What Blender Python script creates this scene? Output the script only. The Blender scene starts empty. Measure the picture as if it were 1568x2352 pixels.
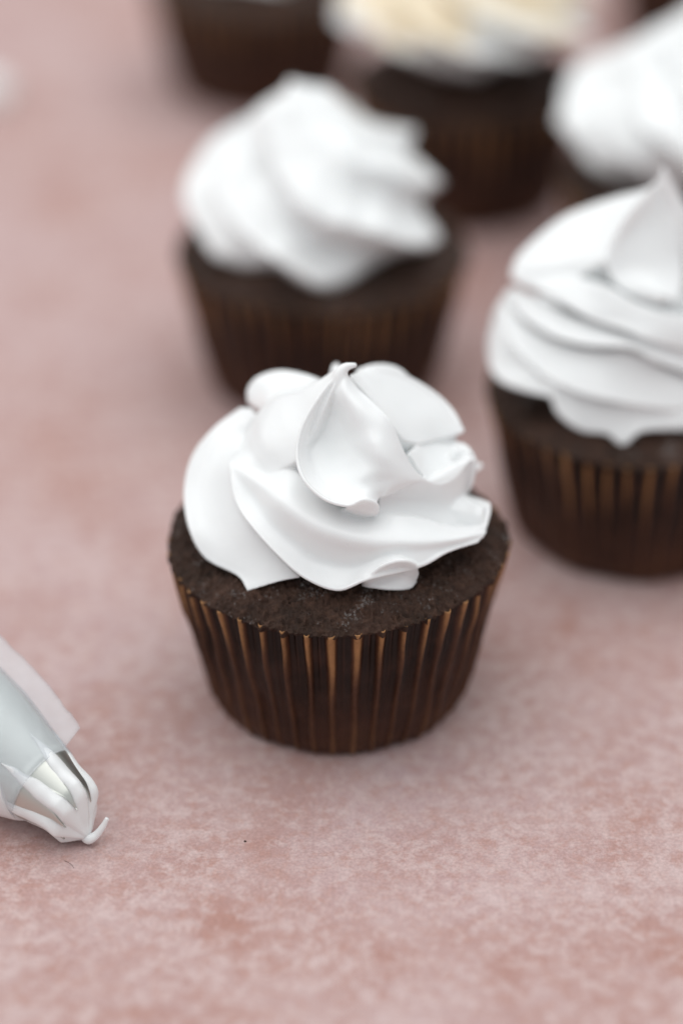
import bpy, math, random
import numpy as np
from mathutils import Vector, Matrix

# ------------------------------------------------------------------ units: everything is modelled in cm, S turns it into metres
S = 0.01
R = math.radians
scene = bpy.context.scene
COL = scene.collection

# ------------------------------------------------------------------ camera
H = 3.55                                     # height of the paper rim
PITCH = R(32.0); FPX = 5680.0; IW, IH = 1568.0, 2352.0
CAM = np.array([0.06, -51 * math.cos(PITCH) + .574 * math.sin(PITCH), H + 51 * math.sin(PITCH) + .574 * math.cos(PITCH)])
FWD = np.array([0, math.cos(PITCH), -math.sin(PITCH)])
UP = np.array([0, math.sin(PITCH), math.cos(PITCH)])
cd = bpy.data.cameras.new('camera')
cam = bpy.data.objects.new('camera', cd); COL.objects.link(cam)
cam.location = Vector(CAM * S)
cam.rotation_euler = (R(90) - PITCH, 0, 0)
cd.sensor_fit = 'VERTICAL'; cd.sensor_height = 36.0; cd.sensor_width = 24.0
cd.lens = 36.0 * FPX / IH
cd.clip_start = 0.01; cd.clip_end = 20
cd.dof.use_dof = True; cd.dof.focus_distance = 0.480; cd.dof.aperture_fstop = 3.3
scene.camera = cam

# ------------------------------------------------------------------ world and lamps: a big soft window to the back left, a weak room fill
w = bpy.data.worlds.new('World'); scene.world = w; w.use_nodes = True
bg = w.node_tree.nodes['Background']
bg.inputs['Color'].default_value = (0.93, 0.97, 1.0, 1); bg.inputs['Strength'].default_value = 0.55

def area(name, loc, target, size, size_y, power, color):
    l = bpy.data.lights.new(name, 'AREA'); l.shape = 'RECTANGLE'; l.size = size; l.size_y = size_y
    l.energy = power; l.color = color
    o = bpy.data.objects.new(name, l); COL.objects.link(o); o.location = loc
    d = Vector(target) - Vector(loc); o.rotation_euler = d.to_track_quat('-Z', 'Y').to_euler()
    return o
area('ceiling_window', (-.08, .2, 1.5), (0, 0.05, 0), 2.4, 2.0, 21.5, (1.0, 0.99, 0.975))
area('window_light', (-1.4, 0.5, .9), (0, 0.05, 0), 1.2, 1.1, 3.5, (1.0, 0.985, 0.965))
scene.view_settings.view_transform = 'Standard'; scene.view_settings.look = 'None'
scene.view_settings.exposure = 0.10; scene.view_settings.gamma = 1.0

# ------------------------------------------------------------------ helpers
def tag(o, label=None, cat=None, group=None, kind=None):
    for k, v in (('label', label), ('category', cat), ('group', group), ('kind', kind)):
        if v: o[k] = v
    return o

def make(name, verts, faces, mat, parent=None, smooth=True, attrs=None):
    me = bpy.data.meshes.new(name)
    v = np.asarray(verts, dtype=float) * S
    me.from_pydata(v.tolist(), [], [tuple(f) for f in faces])
    me.validate(); me.update()
    if attrs:
        for k, a in attrs.items():
            at = me.attributes.new(k, 'FLOAT', 'POINT'); at.data.foreach_set('value', np.asarray(a, dtype=np.float32))
    if smooth: me.polygons.foreach_set('use_smooth', [True] * len(me.polygons))
    o = bpy.data.objects.new(name, me); COL.objects.link(o)
    if mat: me.materials.append(mat)
    if parent: o.parent = parent
    return o

def empty(name, x, y, rz=0):
    o = bpy.data.objects.new(name, None); COL.objects.link(o); o.empty_display_size = 0.02
    o.location = (x * S, y * S, 0); o.rotation_euler = (0, 0, rz)
    return o

def ray(px, py):
    return FWD + np.array([1.0, 0, 0]) * (px - IW / 2) / FPX - UP * (py - IH / 2) / FPX
def on_y(px, py, y):                       # point seen at px,py that lies in the upright plane y
    d = ray(px, py); return CAM + d * (y - CAM[1]) / d[1]
def on_z(px, py, z):                       # point seen at px,py at the height z
    d = ray(px, py); return CAM + d * (z - CAM[2]) / d[2]

def hash3(i, j, k, seed):
    n = (i.astype(np.int64) * 374761393 + j.astype(np.int64) * 668265263 + k.astype(np.int64) * 2147483647 + seed * 974634777) & 0xffffffff
    n = ((n ^ (n >> 13)) * 1274126177) & 0xffffffff
    n = ((n ^ (n >> 16)) * 2246822519) & 0xffffffff
    return ((n ^ (n >> 15)) & 0xffffff) / float(0xffffff) * 2 - 1
def vnoise(p, freq, seed=0):
    q = np.asarray(p) * freq; b = np.floor(q).astype(int); f = q - b; f = f * f * (3 - 2 * f)
    out = 0
    for dx in (0, 1):
        for dy in (0, 1):
            for dz in (0, 1):
                wgt = (f[..., 0] if dx else 1 - f[..., 0]) * (f[..., 1] if dy else 1 - f[..., 1]) * (f[..., 2] if dz else 1 - f[..., 2])
                out = out + wgt * hash3(b[..., 0] + dx, b[..., 1] + dy, b[..., 2] + dz, seed)
    return out

def grid_faces(nu, nv, wrap_u=False, off=0):
    f = []
    for i in range(nu if wrap_u else nu - 1):
        for j in range(nv - 1):
            a = i * nv + j; b = ((i + 1) % nu) * nv + j
            f.append((off + a, off + b, off + b + 1, off + a + 1))
    return f

def catmull(P, n):
    """resample control points (k,3) uniformly by index to n points through all of them"""
    P = np.asarray(P, dtype=float); k = len(P)
    if k == 2:
        t = np.linspace(0, 1, n)[:, None]; return P[0] * (1 - t) + P[1] * t
    E = np.vstack([2 * P[0] - P[1], P, 2 * P[-1] - P[-2]])
    t = np.linspace(0, k - 1, n); i = np.minimum(t.astype(int), k - 2); u = (t - i)[:, None]
    p0, p1, p2, p3 = E[i], E[i + 1], E[i + 2], E[i + 3]
    return 0.5 * (2 * p1 + (p2 - p0) * u + (2 * p0 - 5 * p1 + 4 * p2 - p3) * u * u + (3 * p1 - p0 - 3 * p2 + p3) * u ** 3)

# ------------------------------------------------------------------ materials
def new_mat(name):
    m = bpy.data.materials.new(name); m.use_nodes = True
    nt = m.node_tree; return m, nt, nt.nodes['Principled BSDF']
def node(nt, t, **kw):
    n = nt.nodes.new(t)
    for k, v in kw.items():
        if k in n.inputs: n.inputs[k].default_value = v
        else: setattr(n, k, v)
    return n
def noise(nt, vec, scale, detail=4, rough=.5, dist=0):
    n = node(nt, 'ShaderNodeTexNoise'); n.inputs['Scale'].default_value = scale; n.inputs['Detail'].default_value = detail
    n.inputs['Roughness'].default_value = rough; n.inputs['Distortion'].default_value = dist
    nt.links.new(vec, n.inputs['Vector']); return n
def ramp(nt, fac, stops):
    n = node(nt, 'ShaderNodeValToRGB'); e = n.color_ramp.elements
    while len(e) < len(stops): e.new(0.5)
    for i, (p, c) in enumerate(stops):
        e[i].position = p; e[i].color = (*c, 1) if len(c) == 3 else c
    nt.links.new(fac, n.inputs['Fac']); return n
def mix(nt, fac, a, b, mode='MIX'):
    n = node(nt, 'ShaderNodeMix'); n.data_type = 'RGBA'; n.blend_type = mode
    if isinstance(fac, (int, float)): n.inputs[0].default_value = fac
    else: nt.links.new(fac, n.inputs[0])
    for s, v in ((6, a), (7, b)):
        if isinstance(v, tuple): n.inputs[s].default_value = (*v, 1)
        else: nt.links.new(v, n.inputs[s])
    return n.outputs[2]
def objco(nt):
    return node(nt, 'ShaderNodeTexCoord').outputs['Object']

def mat_table():
    m, nt, b = new_mat('painted_board'); co = objco(nt)
    big = noise(nt, co, 17, 5, .6, .4); mid = noise(nt, co, 55, 6, .62, .3); fine = noise(nt, co, 230, 8, .74, .15); grain = noise(nt, co, 1500, 3, .7)
    c = ramp(nt, big.outputs['Fac'], [(.34, (.41, .222, .186)), (.50, (.455, .293, .276)), (.66, (.505, .36, .362))]).outputs[0]
    f1 = ramp(nt, mid.outputs['Fac'], [(.42, (0, 0, 0)), (.62, (.8, .8, .8))]).outputs[0]
    c = mix(nt, f1, c, (.52, .372, .36))
    f2 = ramp(nt, fine.outputs['Fac'], [(.47, (0, 0, 0)), (.65, (.62, .62, .62))]).outputs[0]
    c = mix(nt, f2, c, (.445, .248, .205))
    fine2 = noise(nt, co, 300, 8, .74, .1); patch = noise(nt, co, 38, 4, .6)
    am = node(nt, 'ShaderNodeMath', operation='MULTIPLY_ADD'); nt.links.new(patch.outputs['Fac'], am.inputs[0]); am.inputs[1].default_value = .42; nt.links.new(fine2.outputs['Fac'], am.inputs[2])
    f4 = ramp(nt, am.outputs[0], [(.66, (0, 0, 0)), (.84, (.72, .72, .72))]).outputs[0]
    c = mix(nt, f4, c, (.61, .475, .462))
    f3 = ramp(nt, grain.outputs['Fac'], [(.35, (.86, .86, .86)), (.65, (1.1, 1.1, 1.1))]).outputs[0]
    c = mix(nt, 1.0, c, f3, 'MULTIPLY')
    nt.links.new(c, b.inputs['Base Color']); b.inputs['Roughness'].default_value = .62; b.inputs['Specular IOR Level'].default_value = .3
    bp = node(nt, 'ShaderNodeBump'); bp.inputs['Distance'].default_value = .00015; bp.inputs['Strength'].default_value = .5
    nt.links.new(fine.outputs['Fac'], bp.inputs['Height']); nt.links.new(bp.outputs[0], b.inputs['Normal'])
    return m

def mat_meringue(name='meringue', toasted=False):
    m, nt, b = new_mat(name); co = objco(nt)
    b.inputs['Base Color'].default_value = (.875, .89, .89, 1)
    if toasted:
        n1 = noise(nt, co, 55, 4, .6)
        geo = node(nt, 'ShaderNodeSeparateXYZ'); nt.links.new(co, geo.inputs[0])
        mr = node(nt, 'ShaderNodeMapRange'); mr.inputs[1].default_value = .042; mr.inputs[2].default_value = .066
        nt.links.new(geo.outputs['Z'], mr.inputs[0])
        ad = node(nt, 'ShaderNodeMath', operation='MULTIPLY_ADD'); nt.links.new(n1.outputs['Fac'], ad.inputs[0]); ad.inputs[1].default_value = 1.6
        nt.links.new(mr.outputs[0], ad.inputs[2])
        rr = ramp(nt, ad.outputs[0], [(.80, (.87, .885, .885)), (.98, (.865, .84, .78)), (1.0, (.81, .70, .52))])
        mm = node(nt, 'ShaderNodeMapRange'); mm.inputs[1].default_value = 0; mm.inputs[2].default_value = 1.7
        nt.links.new(ad.outputs[0], mm.inputs[0]); nt.links.new(mm.outputs[0], rr.inputs['Fac'])
        rr.color_ramp.elements[0].position = .84; rr.color_ramp.elements[1].position = .96; rr.color_ramp.elements[2].position = 1.0
        nt.links.new(rr.outputs[0], b.inputs['Base Color'])
    b.inputs['Roughness'].default_value = .24; b.inputs['Specular IOR Level'].default_value = .5
    b.inputs['Subsurface Weight'].default_value = .4; b.inputs['Subsurface Radius'].default_value = (1.0, .97, .94); b.inputs['Subsurface Scale'].default_value = .0035
    soft = noise(nt, co, 160, 2, .5); pit = node(nt, 'ShaderNodeTexVoronoi'); pit.inputs['Scale'].default_value = 330; nt.links.new(co, pit.inputs['Vector'])
    r = ramp(nt, pit.outputs['Distance'], [(0.0, (0, 0, 0)), (.10, (1, 1, 1))])
    b1 = node(nt, 'ShaderNodeBump'); b1.inputs['Distance'].default_value = .0004; b1.inputs['Strength'].default_value = .34
    nt.links.new(soft.outputs['Fac'], b1.inputs['Height'])
    b2 = node(nt, 'ShaderNodeBump'); b2.inputs['Distance'].default_value = .00012; b2.inputs['Strength'].default_value = .5
    nt.links.new(r.outputs[0], b2.inputs['Height']); nt.links.new(b1.outputs[0], b2.inputs['Normal']); nt.links.new(b2.outputs[0], b.inputs['Normal'])
    return m

def mat_cake():
    m, nt, b = new_mat('chocolate_crumb'); co = objco(nt)
    n1 = noise(nt, co, 420, 6, .7); n2 = noise(nt, co, 1700, 4, .7); n3 = noise(nt, co, 90, 3, .5)
    c = ramp(nt, n1.outputs['Fac'], [(.30, (.010, .0045, .0028)), (.52, (.045, .021, .0125)), (.72, (.115, .056, .035))]).outputs[0]
    c = mix(nt, .45, c, ramp(nt, n3.outputs['Fac'], [(.35, (.022, .012, .008)), (.65, (.080, .041, .029))]).outputs[0])
    nt.links.new(c, b.inputs['Base Color'])
    n4 = noise(nt, co, 160, 3, .6)
    ml = node(nt, 'ShaderNodeMath', operation='MULTIPLY'); nt.links.new(n2.outputs['Fac'], ml.inputs[0]); nt.links.new(n4.outputs['Fac'], ml.inputs[1])
    g = ramp(nt, ml.outputs[0], [(.32, (.14, .14, .14)), (.36, (1, 1, 1))]); nt.links.new(g.outputs[0], b.inputs['Specular IOR Level'])
    r = ramp(nt, ml.outputs[0], [(.32, (.6, .6, .6)), (.36, (.10, .10, .10))]); nt.links.new(r.outputs[0], b.inputs['Roughness']); b.inputs['IOR'].default_value = 1.7
    b1 = node(nt, 'ShaderNodeBump'); b1.inputs['Distance'].default_value = .0012; b1.inputs['Strength'].default_value = 1.0
    nt.links.new(n1.outputs['Fac'], b1.inputs['Height'])
    b2 = node(nt, 'ShaderNodeBump'); b2.inputs['Distance'].default_value = .00022; b2.inputs['Strength'].default_value = .7
    nt.links.new(n2.outputs['Fac'], b2.inputs['Height']); nt.links.new(b1.outputs[0], b2.inputs['Normal']); nt.links.new(b2.outputs[0], b.inputs['Normal'])
    return m

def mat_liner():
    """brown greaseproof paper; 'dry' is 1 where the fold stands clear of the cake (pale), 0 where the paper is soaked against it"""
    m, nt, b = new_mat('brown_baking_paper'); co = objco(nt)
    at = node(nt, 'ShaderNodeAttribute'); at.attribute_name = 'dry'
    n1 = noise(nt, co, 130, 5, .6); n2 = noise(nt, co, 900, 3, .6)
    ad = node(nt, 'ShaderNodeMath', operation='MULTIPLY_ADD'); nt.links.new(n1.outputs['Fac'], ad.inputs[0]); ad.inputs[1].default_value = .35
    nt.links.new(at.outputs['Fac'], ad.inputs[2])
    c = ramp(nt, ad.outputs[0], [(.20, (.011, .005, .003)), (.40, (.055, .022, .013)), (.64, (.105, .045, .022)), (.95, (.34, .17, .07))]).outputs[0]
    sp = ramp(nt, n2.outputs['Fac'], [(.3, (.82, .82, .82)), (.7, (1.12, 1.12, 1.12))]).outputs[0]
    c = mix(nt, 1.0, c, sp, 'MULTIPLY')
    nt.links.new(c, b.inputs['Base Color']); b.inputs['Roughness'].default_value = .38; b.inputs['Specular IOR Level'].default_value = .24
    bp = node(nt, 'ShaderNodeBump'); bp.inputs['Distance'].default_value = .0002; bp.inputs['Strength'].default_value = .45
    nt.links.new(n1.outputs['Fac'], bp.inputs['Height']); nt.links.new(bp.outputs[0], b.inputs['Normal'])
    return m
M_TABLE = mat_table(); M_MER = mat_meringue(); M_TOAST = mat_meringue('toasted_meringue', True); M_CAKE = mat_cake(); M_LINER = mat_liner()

def simple(name, col, rough=.5, metal=0, **kw):
    m, nt, b = new_mat(name); b.inputs['Base Color'].default_value = (*col, 1); b.inputs['Roughness'].default_value = rough; b.inputs['Metallic'].default_value = metal
    for k, v in kw.items(): b.inputs[k].default_value = v
    n = noise(nt, objco(nt), 300, 3); bp = node(nt, 'ShaderNodeBump'); bp.inputs['Distance'].default_value = .0001; bp.inputs['Strength'].default_value = .2
    nt.links.new(n.outputs['Fac'], bp.inputs['Height']); nt.links.new(bp.outputs[0], b.inputs['Normal'])
    return m
M_STEEL = simple('steel', (.62, .63, .59), .40, 1.0)
M_TIP = simple('satin_tip', (.60, .63, .59), .33, .35)

# ------------------------------------------------------------------ the board
me_n = 2
tb = make('tabletop', [(-150, -120, 0), (150, -120, 0), (150, 220, 0), (-150, 220, 0)], [(0, 1, 2, 3)], M_TABLE, smooth=False)
tag(tb, 'mottled dusty pink painted board', kind='structure')

# ------------------------------------------------------------------ cupcake body
RB = 2.70; RT = 3.46; NP = 45
def pleat(th, jit):
    ph = (th / (2 * math.pi) * NP + jit(th)) % 1.0
    d = np.abs(ph - .5) * 2                      # 0 at crest, 1 in the valley
    return np.clip(1 - d / .72, 0, 1) ** .8 * 1.0, d
def build_body(root, seed=0, nth=1032, nz=40, rim_lift=None, cake_hi=True, htop=0.0):
    rng = np.random.RandomState(seed)
    a = rng.uniform(-1, 1, 6); p = rng.uniform(0, 6.28, 6)
    jit = lambda th: .10 * (a[0] * np.sin(3 * th + p[0]) + a[1] * np.sin(7 * th + p[1]) + .5 * a[2] * np.sin(17 * th + p[2]))
    th = np.linspace(0, 2 * math.pi, nth, endpoint=False)
    pl, d = pleat(th, jit)
    wd = np.random.RandomState(seed + 50).uniform(.40, .64, NP)[np.floor(th / (2 * math.pi) * NP + jit(th)).astype(int) % NP]
    def crest_at(zz):
        return .5 + .5 * np.cos(np.clip(d / (wd * (.62 + .48 * zz)), 0, 1) * math.pi) + .16 * (.5 - .5 * np.cos(np.clip((d - .75) / .25, 0, 1) * math.pi))
    crest = crest_at(1.0)
    lift = .05 * np.sin(2 * th + p[3]) + .03 * np.sin(5 * th + p[4])
    if rim_lift: lift = lift + rim_lift(th)
    V = []; dry = []; zs = np.linspace(0, 1, nz)
    pln = np.floor(th / (2 * math.pi) * NP + jit(th)).astype(int) % NP
    depth = rng.uniform(.2, .55, NP)[pln]        # how far down each fold stays clear of the cake
    crush = rng.uniform(.65, 1.2, NP)[pln]; wan = rng.uniform(-1, 1, NP)[pln]; rough_ = rng.uniform(0, 6.28, NP)[pln]
    def wall(off, zz, rim):
        amp = (.055 + .075 * zz ** 1.2) * crush
        crest = crest_at(zz)
        rad = RB + (RT - RB) * (zz ** .93) + amp * (crest - .45) * 1.25
        rad = rad - .10 * np.exp(-zz / .035) * 1.0          # rolled bottom corner
        rad = rad + .02 * np.sin(9 * th + 7 * zz + p[5]) + off
        z = zz * (H + lift)
        t2 = th + (.010 * wan * math.sin(zz * 5.0 + 1) + .006 * np.sin(rough_ + zz * 11)) * (1 - zz ** 3) * crest
        q = np.stack([rad * np.cos(t2), rad * np.sin(t2), z], -1)
        dent = vnoise(q, 1.6, seed + 21) * .035 + vnoise(q, 5, seed + 22) * .014 * (1 - .6 * zz)
        q[:, :2] += np.stack([np.cos(th), np.sin(th)], -1) * dent[:, None] * min(1, (1 - zz) * 6 + .1)
        return q
    rows = []
    for zz in zs:
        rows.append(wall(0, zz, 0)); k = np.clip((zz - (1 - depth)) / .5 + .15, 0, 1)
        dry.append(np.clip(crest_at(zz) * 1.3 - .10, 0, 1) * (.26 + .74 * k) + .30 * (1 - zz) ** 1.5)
    inn = [wall(-.028, zz, 1) for zz in (1.0, .93, .8)]
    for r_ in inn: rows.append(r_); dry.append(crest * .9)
    V = np.stack(rows, 1).reshape(-1, 3); D = np.stack(dry, 1).reshape(-1)
    n = len(rows); F = grid_faces(nth, n, True)
    c = len(V); V = np.vstack([V, [[0, 0, .03]]]); D = np.append(D, .1)
    F += [(c, ((i + 1) % nth) * n, i * n) for i in range(nth)]
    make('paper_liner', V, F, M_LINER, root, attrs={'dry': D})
    # cake: a domed crumb that fills the folds at the rim
    nr = 110 if cake_hi else 40
    edge = np.linspace(0, 1, nr) ** .72
    amp = (.035 + .095) * crush
    rimr = RT + amp * (crest - .45) * 1.25 - .034
    rows = []
    over = RT + .055 + .02 * np.sin(11 * th + p[1])      # the crumb bulges out level with the outer folds
    for e in edge:
        rr = over * e
        zc = H - .03 + .66 * (1 - e ** 2.7) + lift * e
        rows.append(np.stack([rr, zc * np.ones(nth)], -1))
    for k, dz in ((.35, .03), (.75, .07), (1.0, .12)):
        rr = over * (1 - k) + (rimr + .004) * k
        rows.append(np.stack([rr + .015 * math.sin(k * math.pi), H - .02 - dz + lift], -1))
    for dz, k in ((.30, .965), (.9, .90)):
        rows.append(np.stack([rimr * k - .02, H - dz + lift], -1))
    rows = [np.stack([q[:, 0] * np.cos(th), q[:, 0] * np.sin(th), q[:, 1]], -1) for q in rows]
    P = np.stack(rows, 1)
    lump = vnoise(P, 1.3, seed) * .05 + vnoise(P, 4.2, seed + 1) * .04 + np.abs(vnoise(P, 9, seed + 2)) * .08 + vnoise(P, 17, seed + 3) * .04
    if cake_hi: lump = lump + vnoise(P, 38, seed + 4) * .022
    fade = np.ones(P.shape[1]); fade[-5:] = [.7, .4, .15, 0, 0]
    P[..., 2] += lump * fade
    rad = np.linalg.norm(P[..., :2], axis=-1, keepdims=True) + 1e-6
    P[..., :2] += P[..., :2] / rad * ((vnoise(P, 6, seed + 5) * .03 + vnoise(P, 15, seed + 6) * .02) * fade * edge_w(P.shape[1]))[..., None]
    V = P.reshape(-1, 3); n = P.shape[1]
    make('cake', V, grid_faces(nth, n, True), M_CAKE, root)
def edge_w(n):
    w_ = np.linspace(0, 1, n); return w_ ** 2

# ------------------------------------------------------------------ frosting by folded sheets (the near cupcakes)
def solid(outer, k=.45, cz=.45, cx=0, cy=0, drop=.35):
    """closes a sheet of frosting back into the body of the swirl"""
    inner = outer.copy()
    inner[..., 0] = cx + (outer[..., 0] - cx) * k; inner[..., 1] = cy + (outer[..., 1] - cy) * k
    inner[..., 2] = (H + .3) + (outer[..., 2] - H - .3) * (1 - drop)
    nu, nv = outer.shape[:2]
    V = np.vstack([outer.reshape(-1, 3), inner.reshape(-1, 3)]); o = nu * nv
    F = grid_faces(nu, nv) + [tuple(reversed(f)) for f in grid_faces(nu, nv, off=o)]
    for i in range(nu - 1):
        for j in (0, nv - 1):
            a, b = i * nv + j, (i + 1) * nv + j; q = (a, b, b + o, a + o); F.append(q if j else tuple(reversed(q)))
    for j in range(nv - 1):
        for i in (0, nu - 1):
            a, b = i * nv + j, i * nv + j + 1; q = (a, b, b + o, a + o); F.append(q if i == 0 else tuple(reversed(q)))
    return V, F
def slab(G, th=.16):
    """gives a sheet of frosting an even thickness"""
    V, F = solid(G, 1, drop=0); n = len(V) // 2; V[n:] += np.array([0, th, -th * .25]); return V, F
def sheet(curves, nu=60, nv=28):
    k = max(len(c) for c in curves)
    C = np.stack([catmull(c, nu) for c in curves], 0)       # rows
    return np.stack([catmull(C[:, i], nv) for i in range(nu)], 0)
def px(curve, dx=0, dy=0, oy=0):
    return np.array([on_y(a + dx, b + dy, y + oy) for a, b, y in curve])
def tube(P, rad, n=14, k=40):
    P = catmull(P, k); r = catmull(np.array(rad)[:, None] * np.ones(3), k)[:, 0]
    V = []; T = np.gradient(P, axis=0); T /= np.linalg.norm(T, axis=1, keepdims=True)
    for i in range(k):
        a = np.cross(T[i], [0, 1, .3]); a /= np.linalg.norm(a); b = np.cross(T[i], a)
        for j in range(n):
            t = 2 * math.pi * j / n; V.append(P[i] + r[i] * (a * math.cos(t) + b * math.sin(t)))
    F = [(i * n + j, i * n + (j + 1) % n, (i + 1) * n + (j + 1) % n, (i + 1) * n + j) for i in range(k - 1) for j in range(n)]
    F += [tuple(range(n))[::-1], tuple(range((k - 1) * n, k * n))]
    return np.array(V), F
def fuse(name, pieces, mat, parent, voxel, smooth_it, origin=(0, 0)):
    """one continuous mass out of many overlapping folds"""
    Vs, Fs, o = [], [], 0
    for V, F in pieces:
        Vs.append(V); Fs += [tuple(i + o for i in f) for f in F]; o += len(V)
    V = np.vstack(Vs); V = V - np.array([origin[0], origin[1], 0])
    ob = make(name, V, Fs, None)
    md = ob.modifiers.new('r', 'REMESH'); md.mode = 'VOXEL'; md.voxel_size = voxel * S; md.use_smooth_shade = True
    sm = ob.modifiers.new('s', 'SMOOTH'); sm.factor = .5; sm.iterations = smooth_it
    dg = bpy.context.evaluated_depsgraph_get(); me = bpy.data.meshes.new_from_object(ob.evaluated_get(dg))
    old = ob.data; ob.modifiers.clear(); ob.data = me; me.name = name; bpy.data.meshes.remove(old)
    me.materials.clear(); me.materials.append(mat); me.polygons.foreach_set('use_smooth', [True] * len(me.polygons))
    ob.parent = parent
    return ob

def swirl(scale=1.0, n=7, turns=.5, seed=0, amp=.34, height=3.9, rmax=3.1, lean=(0, 0), hand=1, th0=0, nth=360, ns=150, tiers=.0, base=.86, up=0.0, wild=.05):
    """piped star swirl: sharp ridges that wind down and outwards from the peak"""
    rng = np.random.RandomState(seed)
    th = np.linspace(0, 2 * math.pi, nth, endpoint=False)[:, None]; s = np.linspace(0, 1, ns)[None, :]
    kz = np.array([0, .12, .28, .45, .6, .74, .86, .95, 1.0]); kr = np.array([base, .5 + .5 * base if base < .8 else .97, 1.0, .93, .76, .53, .30, .12, .02])
    rad = np.interp(s, kz, kr); rad = np.convolve(np.pad(rad[0], 6, 'edge'), np.ones(13) / 13, 'valid')[None, :] * rmax
    rad = rad * (1 + tiers * np.cos(s * 2 * math.pi * 2.2))
    ph = th + th0 + hand * turns * 2 * math.pi * (s ** 1.15) + .12 * np.sin(2 * th + seed)
    f = ph * n / (2 * math.pi)
    idx = np.floor(f).astype(int) % n; fr = f - np.floor(f)
    am = rng.uniform(.6, 1.25, n); a_ = am[idx] * (1 - fr) + am[(idx + 1) % n] * fr
    cusp = 1.06 - np.sqrt(np.sin(math.pi * f) ** 2 + .05)
    skew = .25 * np.sin(2 * math.pi * f)
    env = np.interp(s, [0, .1, .5, .85, 1], [.55, 1, .95, .5, .1])
    r = rad * (1 - amp * .55) + rad * amp * env * a_ * (cusp + skew * .3)
    r = np.where(s > .97, rad * .9, r)
    z = H + .25 + up + height * s + .22 * cusp * a_ * (1 - s) * np.sin(3 * s * math.pi) * .6
    x = r * np.cos(th) + lean[0] * s ** 3; y = r * np.sin(th) + lean[1] * s ** 3
    P = np.stack([x, y, z + 0 * x], -1)
    P = P + wild * np.stack([vnoise(P, .8, seed + i) + .4 * vnoise(P, 2.1, seed + i) for i in range(3)], -1)
    nv = P.shape[1]; V = P.reshape(-1, 3); F = grid_faces(nth, nv, True)
    V = np.vstack([V, [[0, 0, H + .2]], [[lean[0], lean[1], H + .25 + up + height + .06]]]); c = len(V) - 2
    F += [(c, ((i + 1) % nth) * nv, i * nv) for i in range(nth)] + [(c + 1, i * nv + nv - 1, ((i + 1) % nth) * nv + nv - 1) for i in range(nth)]
    return V, F

# ------------------------------------------------------------------ the cupcake in front
hero = empty('cupcake', 0, 0)
tag(hero, 'sharp foreground chocolate cupcake with a glossy white swirl, nearest the camera', 'cupcake', 'chocolate cupcakes with white frosting')
build_body(hero, 3, nth=1720, nz=60, rim_lift=lambda th: .12 * np.exp(-((th - 6.0) / .5) ** 2) + .07 * np.exp(-((th - 4.71) / .8) ** 2))

HP = []
def lip(P, r, sink=.85):
    P = catmull(P, 60)
    axis = np.stack([P[:, 0] * .0 + AX[0], P[:, 1] * .0 + AX[1], P[:, 2] * .85 + (H + .3) * .15], -1)
    d = axis - P; d /= np.linalg.norm(d, axis=1, keepdims=True) + 1e-9
    return tube(P + d * r * sink, [r * .6] + [r] * 6 + [r * .6], n=12, k=90)
AX = np.array([0.0, 0.3])
def add(curves, k=.45, drop=.35, nu=70, nv=32, lips=(), r=.042, **kw):
    rows = [px(c) for c in curves]
    G = sheet(rows, nu, nv); HP.append(solid(G, k, drop=drop, **kw)); HP.append(slab(G))
    for i in lips: HP.append(lip(rows[i], r))
# central fold: left ridge, scoop, crease, bright panel, right ridge
add([[(785,848,-.05),(755,880,-.25),(715,935,-.6),(688,990,-.95),(680,1050,-1.35),(698,1105,-1.8),(745,1148,-2.1),(800,1163,-2.2),(835,1150,-2.15),(866,1165,-2.0)],
     [(788,850,-.08),(762,890,-.22),(740,945,-.35),(722,1000,-.55),(722,1050,-.9),(740,1092,-1.3),(780,1120,-1.65),(815,1130,-1.8),(845,1132,-1.8),(868,1150,-1.75)],
     [(790,850,-.1),(772,900,-.35),(775,955,-.5),(785,1000,-.75),(805,1035,-1.05),(830,1060,-1.3),(850,1085,-1.5),(865,1105,-1.55),(875,1125,-1.6),(878,1140,-1.6)],
     [(793,852,-.1),(792,895,-.45),(815,940,-.75),(840,985,-1.0),(862,1020,-1.25),(880,1050,-1.4),(900,1080,-1.45),(915,1100,-1.45),(920,1115,-1.45),(900,1135,-1.5)],
     [(797,862,-.1),(822,895,-.3),(860,930,-.55),(895,968,-.8),(918,1020,-1.0),(940,1065,-1.1),(965,1095,-1.1),(1005,1112,-.9),(1050,1092,-.5),(1088,1050,0)]], k=.3, lips=(0, 4))
# rolled lip under the scoop
add([[(800,1161,-2.15),(835,1150,-2.12),(862,1158,-2.0),(871,1176,-1.85)],
     [(793,1170,-2.02),(828,1172,-2.05),(852,1176,-2.0),(868,1182,-1.82)],
     [(785,1172,-1.7),(815,1186,-1.75),(845,1188,-1.78),(862,1186,-1.75)]], k=.5, nu=30, nv=16, lips=(0,), r=.05)
# upper left panel
add([[(768,850,.15),(738,872,.2),(692,895,.3),(640,907,.5),(597,943,.6),(572,985,.5),(553,1030,.2),(524,1063,-.2)],
     [(768,870,-.1),(740,920,-.35),(700,960,-.3),(650,985,-.25),(612,1010,-.25),(590,1035,-.25),(575,1050,-.25),(540,1064,-.27)],
     [(770,880,-.3),(735,960,-.6),(715,1000,-.75),(695,1045,-.9),(665,1068,-.9),(630,1082,-.8),(600,1085,-.65),(555,1072,-.4)]], k=.35, lips=(0,))
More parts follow.
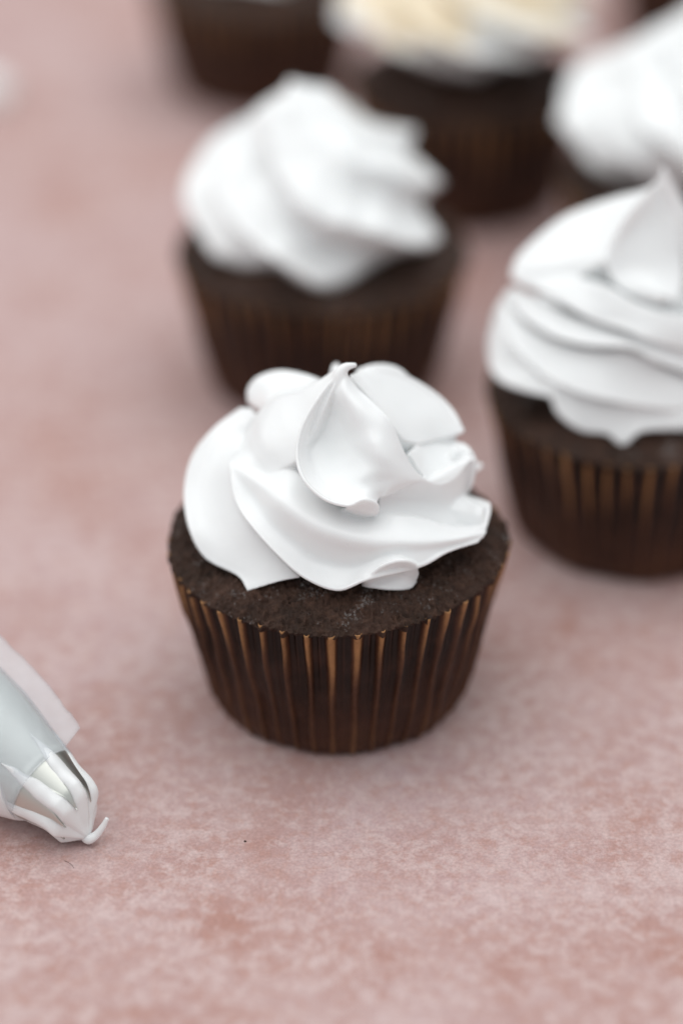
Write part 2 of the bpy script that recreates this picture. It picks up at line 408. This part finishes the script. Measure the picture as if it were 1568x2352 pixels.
# big front fold
add([[(545,1060,-.2),(600,1078,-.5),(660,1072,-.8),(720,1120,-1.3),(780,1165,-1.6),(850,1180,-1.6),(910,1184,-1.6),(970,1192,-1.45),(1045,1215,-1.3),(1117,1217,-1.1)],
     [(540,1068,-.3),(600,1110,-1.05),(650,1150,-1.7),(715,1200,-2.1),(790,1232,-2.3),(860,1243,-2.3),(920,1243,-2.2),(980,1240,-2.0),(1050,1236,-1.7),(1117,1222,-1.2)],
     [(530,1068,-.30),(570,1135,-.95),(617,1195,-1.65),(680,1250,-2.05),(745,1290,-2.25),(820,1300,-2.35),(890,1275,-2.3),(965,1268,-2.15),(1035,1255,-1.8),(1112,1232,-1.3)],
     [(524,1065,-.25),(540,1150,-1.1),(580,1212,-1.8),(643,1280,-2.35),(700,1328,-2.65),(775,1356,-2.8),(845,1332,-2.7),(965,1302,-2.35),(1030,1268,-1.95),(1100,1246,-1.5)]], k=.4, drop=.3, lips=(3,))
# curl at the front
add([[(838,1335,-2.65),(878,1303,-2.6),(920,1290,-2.55),(950,1296,-2.45),(962,1320,-2.25)],
     [(836,1341,-2.6),(872,1326,-2.45),(908,1320,-2.4),(935,1325,-2.4),(956,1335,-2.3)],
     [(830,1346,-2.45),(860,1350,-2.55),(900,1354,-2.55),(938,1352,-2.45),(958,1338,-2.25)]], k=.5, drop=.1, nu=40, nv=20, lips=(0, 2), r=.045)
# lower left fold
add([[(585,950,.9),(560,1000,.7),(540,1040,.2),(530,1080,-.2),(545,1155,-.95),(585,1216,-1.6),(645,1284,-2.1),(690,1328,-2.4)],
     [(575,940,1.2),(512,1000,.9),(480,1060,.5),(470,1120,0),(487,1200,-.85),(525,1258,-1.5),(585,1305,-2.05),(645,1336,-2.4)],
     [(552,937,1.5),(490,985,1.15),(440,1050,.7),(422,1130,.1),(433,1212,-.75),(470,1280,-1.35),(545,1322,-2.0),(568,1359,-2.4)]], k=.45, drop=.25, lips=(2,))
# right inner fold and the blunt tip
add([[(880,1112,-1.45),(925,1112,-1.35),(970,1105,-1.1),(1012,1112,-.9),(1055,1088,-.45),(1090,1048,.2)],
     [(872,1135,-1.5),(920,1140,-1.25),(970,1140,-1.0),(1020,1132,-.8),(1060,1115,-.4),(1088,1078,.15)],
     [(870,1160,-1.55),(925,1165,-1.3),(980,1168,-1.05),(1030,1165,-.8),(1060,1152,-.45),(1080,1112,.1)],
     [(868,1183,-1.65),(925,1190,-1.5),(985,1204,-1.3),(1040,1208,-1.1),(1062,1180,-.6),(1064,1142,.05)]], k=.4)
add([[(985,1150,-.9),(1030,1146,-.5),(1066,1138,0),(1098,1148,-.1),(1127,1158,-.25)],
     [(985,1180,-1.1),(1030,1180,-.8),(1066,1176,-.5),(1098,1178,-.45),(1127,1180,-.5)],
     [(985,1205,-1.3),(1040,1218,-1.2),(1075,1225,-1.15),(1098,1225,-1.1),(1116,1220,-1.05)]], k=.4, lips=(2,))
HP.append(tube(np.array([on_y(*p) for p in ((960,1170,-.3),(1030,1185,-.45),(1080,1192,-.5),(1113,1192,-.55))]), [.6,.54,.42,.27]))
# right back lobe
add([[(803,860,.1),(850,915,-.1),(895,970,-.25),(930,1010,-.3),(968,1018,-.05)],
     [(815,856,.5),(871,890,.66),(926,925,.68),(971,965,.54),(1005,1008,.42)],
     [(830,848,.95),(905,853,1.4),(985,893,1.5),(1038,940,1.3),(1068,992,.9)]], k=.45, lips=(2,), r=.07)
# small scoop below it
add([[(940,1040,-.7),(970,1088,-.9),(1005,1110,-.85),(1048,1094,-.5),(1080,1056,-.1)],
     [(955,1025,-.2),(985,1052,-.2),(1020,1064,-.1),(1050,1056,.05),(1078,1042,.1)],
     [(960,1000,.3),(1000,1010,.5),(1035,1016,.7),(1068,1022,.7),(1092,1044,.35)]], k=.5, lips=(2,))
# back left lobe and back lobes
add([[(600,940,.8),(610,925,.8),(630,912,.8),(660,905,.7),(700,895,.5),(740,885,.3)],
     [(580,930,1.4),(590,905,1.6),(612,885,1.6),(645,876,1.6),(690,876,1.3),(735,878,.8)],
     [(568,926,1.8),(571,892,2.0),(593,867,2.1),(640,854,2.1),(690,861,1.8),(735,872,1.3)]], k=.4, lips=(2,), r=.08)
add([[(820,850,1.7),(870,839,2.0),(912,846,2.1),(945,872,2.0)], [(830,876,1.3),(870,878,1.45),(910,884,1.55),(940,892,1.6)]], k=.5, lips=(0,), r=.08)
add([[(760,842,1.9),(772,834,2.0),(784,842,1.9)], [(755,870,1.2),(772,872,1.2),(790,870,1.2)]], k=.5, nu=16, nv=10)
add([[(670,860,2.1),(685,855,2.2),(700,862,2.1)], [(665,880,1.5),(685,882,1.5),(705,880,1.5)]], k=.5, nu=16, nv=10)
def T_(pts, rad): HP.append(tube(np.array([on_y(*p) for p in pts]), rad))
T_([(780,900,.15),(768,940,.2),(748,995,.05),(752,1050,-.35),(800,1095,-.9),(850,1120,-1.1)], [.15,.32,.42,.5,.5,.4])
T_([(960,1005,.9),(1010,1014,.95),(1045,1020,.9)], [.25,.22,.16])
T_([(1089,1050,.2),(1087,1080,.12),(1079,1112,.08),(1064,1141,.0)], [.05,.06,.06,.05])
T_([(1035,1040,.15),(1060,1046,.25),(1084,1050,.3)], [.14,.14,.08])
HP.append(tube(np.array([on_y(*p) for p in ((782,900,-.1),(781,872,-.1),(785,853,-.08),(797,842,-.05),(819,838,0))]), [.24,.19,.13,.085,.045]))
def core(back=.93, front=.60, seed=5):
    V, F = swirl(n=7, turns=.5, seed=seed, amp=.25, height=3.05, rmax=2.95)
    V = V.copy(); yy = np.clip((V[:, 1] + .3) / 1.6, 0, 1); k = front + (back - front) * yy
    V[:, 0] *= k; V[:, 1] *= k
    low = V[:, 2] < H + 1.0
    V[low, 0] *= 1.12; V[low, 1] *= 1.12
    return V, F
HP.append(core())
fuse('frosting', HP, M_MER, hero, .020, 14)

# ------------------------------------------------------------------ the other cupcakes
def cupcake(x, y, rz, label, seed, mat=M_MER, frost=None, group='chocolate cupcakes with white frosting'):
    r = empty('cupcake', x, y, rz); tag(r, label, 'cupcake', group)
    build_body(r, seed, nth=860, nz=24, cake_hi=False)
    V, F = swirl(seed=seed, **(frost or {}))
    make('frosting', V, F, mat, r)
    return r
OTHERS = [
 (-.42, 13.5, 'blurred cupcake with a rounded white swirl, directly behind the front one', dict(th0=.3, turns=.42, height=4.15, rmax=3.08, lean=(-.7, 0), n=6, amp=.36, base=.8, wild=.17)),
 (9.4, 17.9, 'very blurred white frosted cupcake at the upper right behind the pointed one', dict(th0=2.0, turns=.45, height=4.7, rmax=3.25, n=7, base=.66, up=.15, wild=.2)),
 (3.8, 24.7, 'cupcake with toasted golden white frosting at the top', dict(th0=.7, turns=.45, height=4.0, rmax=3.65, n=9, base=.55, up=.9, wild=.2)),
 (-2.6, 33.2, 'dark cupcake at the top left with only its brown paper in view', dict(th0=.1, turns=.5, rmax=1.9, base=.8, height=2.2)),
 (12.6, 37.5, 'farthest dark cupcake between the toasted one and the upper right one', dict(th0=.4, turns=.5)),
]
for i, (x, y, lab, fr) in enumerate(OTHERS):
    q = cupcake(x, y, .3 * i, lab, 11 + i, M_TOAST if i == 2 else M_MER, fr)
    if i == 0: q.scale = (1.05, 1.05, 1.02)

# the cupcake cut off by the right side: slightly blurred, its folds still readable
X3, Y3 = 6.88, 6.4
c3 = empty('cupcake', X3, Y3); tag(c3, 'cupcake with a tall pointed white swirl, cut off by the right side', 'cupcake', 'chocolate cupcakes with white frosting')
build_body(c3, 31, nth=1032, nz=30, cake_hi=False)
HP = []; AX = np.array([X3, Y3 + .2])
def add3(curves, k=.45, lips=(), r=.05):
    rows = [px(c, oy=Y3) for c in curves]
    G = sheet(rows, 60, 26); HP.append(solid(G, k, drop=.35, cx=X3, cy=Y3)); HP.append(slab(G))
    for i in lips: HP.append(lip(rows[i], r))
add3([[(1522,400,0),(1485,442,-.15),(1435,500,-.5),(1397,575,-.72),(1397,632,-.98),(1440,672,-1.32),(1522,700,-1.6)],
      [(1524,402,0),(1505,450,-.1),(1480,510,-.3),(1462,570,-.65),(1465,620,-.95),(1490,655,-1.3),(1530,680,-1.6)],
      [(1528,404,0),(1545,470,-.2),(1560,530,-.45),(1568,600,-.75),(1568,650,-1.1),(1560,680,-1.35),(1545,700,-1.6)]], k=.3)
add3([[(1535,410,.2),(1560,450,0),(1590,500,-.1),(1620,570,-.3),(1650,640,-.6)],[(1530,430,-.1),(1560,520,-.3),(1575,600,-.6),(1590,680,-1.1),(1620,740,-1.4)]], k=.4, lips=(0,))
add3([[(1515,418,.2),(1474,437,.5),(1416,452,.8),(1349,474,1.0),(1290,500,1.0),(1232,545,.8),(1188,590,.5),(1171,630,.2)],
      [(1490,460,-.1),(1440,500,-.2),(1390,540,-.2),(1340,570,-.2),(1290,590,-.15),(1240,610,-.1),(1205,625,0),(1180,640,.1)],
      [(1470,560,-.5),(1420,580,-.7),(1385,600,-.8),(1350,620,-.7),(1310,640,-.6),(1260,650,-.4),(1215,655,-.2),(1190,655,0)]], k=.35, lips=(0,))
add3([[(1190,645,0),(1260,640,-.5),(1330,640,-.8),(1400,660,-1.3),(1470,700,-1.6),(1540,720,-1.7),(1640,735,-1.5)],
      [(1182,643,.05),(1250,655,-.6),(1320,680,-1.1),(1400,710,-1.6),(1470,740,-1.85),(1540,755,-1.9),(1640,770,-1.7)],
      [(1172,638,.1),(1240,665,-.65),(1300,700,-1.2),(1355,732,-1.6),(1432,757,-1.95),(1505,785,-2.1),(1640,815,-1.9)]], k=.4, lips=(2,))
add3([[(1178,660,.15),(1235,685,-.5),(1300,720,-1.0),(1360,745,-1.45),(1435,770,-1.8),(1505,795,-1.95),(1640,825,-1.8)],
      [(1165,668,.15),(1220,705,-.6),(1285,745,-1.25),(1355,768,-1.7),(1440,783,-2.0),(1505,810,-2.1),(1640,850,-1.9)],
      [(1155,680,.2),(1200,728,-.7),(1270,772,-1.45),(1350,793,-1.9),(1445,798,-2.2),(1505,828,-2.3),(1640,880,-2.05)]], k=.4, lips=(2,))
add3([[(1165,690,.2),(1205,745,-.6),(1275,785,-1.25),(1355,805,-1.7),(1450,812,-2.0),(1550,860,-2.1),(1650,890,-1.8)],
      [(1150,695,.15),(1190,770,-.75),(1255,825,-1.5),(1350,855,-2.05),(1450,875,-2.3),(1550,895,-2.3),(1650,910,-2.0)],
      [(1140,704,.2),(1168,785,-.85),(1235,855,-1.7),(1320,900,-2.3),(1420,925,-2.6),(1530,940,-2.6),(1650,935,-2.2)]], k=.45, lips=(2,))
add3([[(1165,670,.5),(1170,760,-.5),(1200,820,-1.1),(1235,860,-1.6),(1275,890,-2.0)],
      [(1140,705,.4),(1140,780,-.4),(1160,840,-1.0),(1195,875,-1.55),(1265,905,-2.05)],
      [(1133,715,.5),(1119,795,-.2),(1130,855,-.95),(1170,886,-1.5),(1262,912,-2.15)]], k=.5, lips=(2,))
add3([[(1235,860,-1.7),(1290,890,-2.0),(1340,910,-2.2),(1400,925,-2.4),(1450,930,-2.5),(1500,935,-2.5),(1570,935,-2.4),(1650,930,-2.1)],
      [(1262,895,-2.05),(1290,935,-2.25),(1335,955,-2.4),(1395,965,-2.55),(1430,975,-2.65),(1480,965,-2.65),(1570,962,-2.6),(1650,955,-2.3)],
      [(1264,912,-2.2),(1280,950,-2.4),(1330,987,-2.55),(1393,997,-2.7),(1430,1021,-2.9),(1474,990,-2.8),(1570,986,-2.7),(1650,975,-2.4)]], k=.5, lips=(2,))
HP.append(tube(np.array([on_y(a, b, Y3 + c) for a, b, c in ((1540,520,.1),(1532,450,.05),(1525,410,0),(1522,385,0))]), [.5,.25,.12,.05]))
V, F = core(back=.95, front=.66, seed=8); V = V * np.array([1, 1, 1.0]); V[:, 2] = H + (V[:, 2] - H) * 1.22; V[:, 0] += X3; V[:, 1] += Y3; HP.append((V, F))
fuse('frosting', HP, M_MER, c3, .032, 8, (X3, Y3))

# ------------------------------------------------------------------ piping bag with a star tip, lying at the left edge
A0 = on_z(220, 1901, .56); A1 = on_z(28, 1745, 1.2)
T = A1 - A0; T /= np.linalg.norm(T); SD = np.cross(T, [0, 0, 1.0]); SD /= np.linalg.norm(SD); NU = np.cross(SD, T)
TAIL = on_z(206, 1926, .16)
def bp(t, th, r):
    """t cm back from the mouth of the tip, angle round it (0 = right side, pi/2 = top), radius"""
    t, th, r = np.broadcast_arrays(t, th, r)
    sag = np.clip(1 - t / .7, 0, 1)[..., None] ** 1.4 * (TAIL - A0)
    return A0[None, :] + sag + t[..., None] * T + r[..., None] * (np.cos(th)[..., None] * SD + np.sin(th)[..., None] * NU)
def rm(t): return np.interp(t, [0, .5, 1.45, 2.9, 6, 9], [.30, .54, .80, 1.12, 1.5, 1.7])
bag = bpy.data.objects.new('piping_bag', None); COL.objects.link(bag); bag.location = Vector((A1[0] * S, A1[1] * S, 0)); bag.empty_display_size = .02
tag(bag, 'clear plastic piping bag with a star tip full of white frosting at the left edge', 'piping bag')
BO = np.array([A1[0], A1[1], 0])
NT = 7; TH0 = R(60)
# metal star tip: barrel and teeth
def shell(name, Pout, Pin, nu, nv, mat, wrap=False):
    V = np.vstack([Pout.reshape(-1, 3), Pin.reshape(-1, 3)]) - BO; o = nu * nv
    F = grid_faces(nu, nv, wrap) + [tuple(reversed(f)) for f in grid_faces(nu, nv, wrap, o)]
    for i in range(nu if wrap else nu - 1):
        i2 = (i + 1) % nu
        for j in (0, nv - 1):
            a, b = i * nv + j, i2 * nv + j; F.append((a, b, b + o, a + o))
    if not wrap:
        for j in range(nv - 1):
            for i in (0, nu - 1):
                a, b = i * nv + j, i * nv + j + 1; F.append((a, b, b + o, a + o))
    return make(name, V, F, mat, bag)
tt = np.linspace(1.45, 6.5, 30); thg = np.linspace(0, 2 * math.pi, 96, endpoint=False)
TG, HG = np.meshgrid(tt, thg)
shell('metal_tip', bp(TG, HG, rm(TG)), bp(TG, HG, rm(TG) - .04), 96, 30, M_TIP, True)
for k in range(NT):
    tg = np.linspace(.36, 1.5, 16); u = np.linspace(-1, 1, 9)
    U, G = np.meshgrid(u, tg, indexing='ij'); half = math.pi / NT * np.clip((G - .34) / 1.13, 0, 1)
    th_ = TH0 + 2 * math.pi * k / NT + U * half
    o_ = shell('tooth', bp(G, th_, rm(G) + .0), bp(G, th_, rm(G) - .035), 9, 16, M_STEEL)
# frosting pushed out between the teeth
nt_, nth_ = 90, 288
tg = np.linspace(.02, 2.3, nt_); thg = np.linspace(0, 2 * math.pi, nth_, endpoint=False); HG, TG = np.meshgrid(thg, tg, indexing='ij')
dl = ((HG - TH0) / (2 * math.pi / NT)) % 1.0 - .5          # 0 in the middle of the gap between two teeth
wv = .5 * (1 - np.clip((TG - .44) / 1.6, 0, 1)) ** 1.0 + .001
q = np.sqrt(np.clip(1 - (dl / (wv * 1.03)) ** 2, 0, 1))
web = np.where(TG < .44, 1 - (1 - q) * np.clip(TG / .44, 0, 1) ** 2, q)
body_ = rm(TG) * np.where(TG < .44, np.clip(TG / .44, 0, 1) ** .6, 1.0)
ridge = .07 * np.clip(TG / .44, 0, 1) * np.cos(dl * 2 * math.pi) * np.exp(-((TG - .4) / .6) ** 2)
rf = np.where((web > 0.06) | (TG < .44), body_ + .05 * (web - .3) * np.clip(TG / .44, 0, 1) + ridge, body_ - .09)
Pf = bp(TG, HG, rf); V = Pf.reshape(-1, 3); V = V + .02 * np.stack([vnoise(V, 4, i) for i in range(3)], -1)
F = grid_faces(nth_, nt_, True); V = np.vstack([V, [TAIL - T * .02]]); F += [(len(V) - 1, ((i + 1) % nth_) * nt_, i * nt_) for i in range(nth_)]
make('frosting', V - BO, F, M_MER, bag)
V, F = tube(np.array([TAIL + T * .30, TAIL + T * .12, on_y(205, 1927, TAIL[1] - .02), on_y(222, 1917, TAIL[1] + .03), on_y(237, 1898, TAIL[1] + .08), on_y(247, 1879, TAIL[1] + .12)]), [.16, .13, .105, .08, .062, .04], n=18)
make('frosting_tail', V - BO, F, M_MER, bag)
# frosting smeared over the lower side of the bag
u = np.linspace(0, 1, 40); v = np.linspace(0, 1, 60); U, W = np.meshgrid(u, v, indexing='ij')
tq = 1.22 + 4.6 * W
lo = R(1) * np.interp(tq, [1.3, 1.5, 1.8, 2.1, 2.6, 6], [222, 196, 155, 134, 116, 108]) + R(4) * np.sin(W * 60); hi = R(330)
th_ = lo + (hi - lo) * U
bul = .13 * np.sqrt(np.clip(1 - (2 * U - 1) ** 6, 0, 1)) * np.clip(W / .12, 0, 1) ** .6
Pq = bp(tq, th_, rm(tq) + .0 + bul); Pq = Pq + .03 * np.stack([vnoise(Pq, 1.7, i + 5) for i in range(3)], -1) * 1.0
shell('frosting_smear', Pq, bp(tq, th_, rm(tq) - .02), 40, 60, M_MER)
# clear film
mf, nt, b = new_mat('clear_film'); co = objco(nt)
b.inputs['Base Color'].default_value = (.86, .88, .90, 1); b.inputs['Roughness'].default_value = .22
tr = node(nt, 'ShaderNodeBsdfTransparent'); tr.inputs[0].default_value = (.96, .97, .98, 1); ms = node(nt, 'ShaderNodeMixShader'); ms.inputs[0].default_value = .26
nt.links.new(tr.outputs[0], ms.inputs[1]); nt.links.new(b.outputs[0], ms.inputs[2]); nt.links.new(ms.outputs[0], nt.nodes['Material Output'].inputs['Surface'])
n1 = noise(nt, co, 75, 4, .6, 1.5); bb = node(nt, 'ShaderNodeBump'); bb.inputs['Distance'].default_value = .0012; bb.inputs['Strength'].default_value = .6
nt.links.new(n1.outputs['Fac'], bb.inputs['Height']); nt.links.new(bb.outputs[0], b.inputs['Normal'])
tt = np.linspace(1.40, 9, 40); thg = np.linspace(0, 2 * math.pi, 72, endpoint=False); TG, HG = np.meshgrid(tt, thg)
wob = .02 * np.sin(3 * HG + TG * 2)
shell('bag_film', bp(TG, HG, rm(TG) + .05 + wob * (TG > 1.6)), bp(TG, HG, rm(TG) + .035 + wob * (TG > 1.6)), 72, 40, mf, True)
u = np.linspace(0, 1, 6); t_ = np.linspace(0, 1, 60); U, W = np.meshgrid(u, t_, indexing='ij')
tq = 1.52 + W * 7 + U * .06; wdt = .50 + .02 * vnoise(np.stack([W * 40, W * 0, W * 0], -1), 1.0)
base = bp(tq, R(42), rm(tq) + .03)
off = (U * wdt)[..., None] * (SD * .93 + NU * .35)
shell('seam_flap', base + off, base + off - NU * .02, 6, 60, mf)

# ------------------------------------------------------------------ small things on the board
def blob(name, c, r, mat, seed, sq=.6):
    n = 24; a = np.linspace(0, 2 * math.pi, 2 * n, endpoint=False); b_ = np.linspace(.02, math.pi - .02, n); A, B = np.meshgrid(a, b_, indexing='ij')
    P = np.stack([np.cos(A) * np.sin(B), np.sin(A) * np.sin(B), np.cos(B) * sq], -1); P = P * (1 + .25 * vnoise(P, 1.6, seed))[..., None]
    P[..., 2] = np.maximum(P[..., 2], -sq * .55) + sq * .55
    V = P.reshape(-1, 3) * r
    return V, grid_faces(2 * n, n, True)
c = on_z(-30, 228, 0); V, F = blob('d', c, .75, M_MER, 3, .8)
o = make('frosting_dollop', V, F, M_MER); o.location = Vector(c * S); tag(o, 'small blurred white frosting dollop cut off by the upper left edge', 'dollop')
c = on_z(563, 1933, 0); V, F = blob('d', c, .026, M_CAKE, 4); o = make('cake_crumb', V, F, M_CAKE); o.location = Vector(c * S); tag(o, 'tiny dark crumb on the pink board below the front cupcake', 'crumb')
V, F = tube(np.array([on_z(148, 1977, .015), on_z(158, 1981, .02), on_z(166, 1987, .015), on_z(170, 1994, .01)]), [.004] * 4, n=6, k=12)
o = make('fibre', V, F, simple('dark_fibre', (.10, .05, .045), .7)); tag(o, 'thin dark fibre on the board below the piping bag', 'fibre')
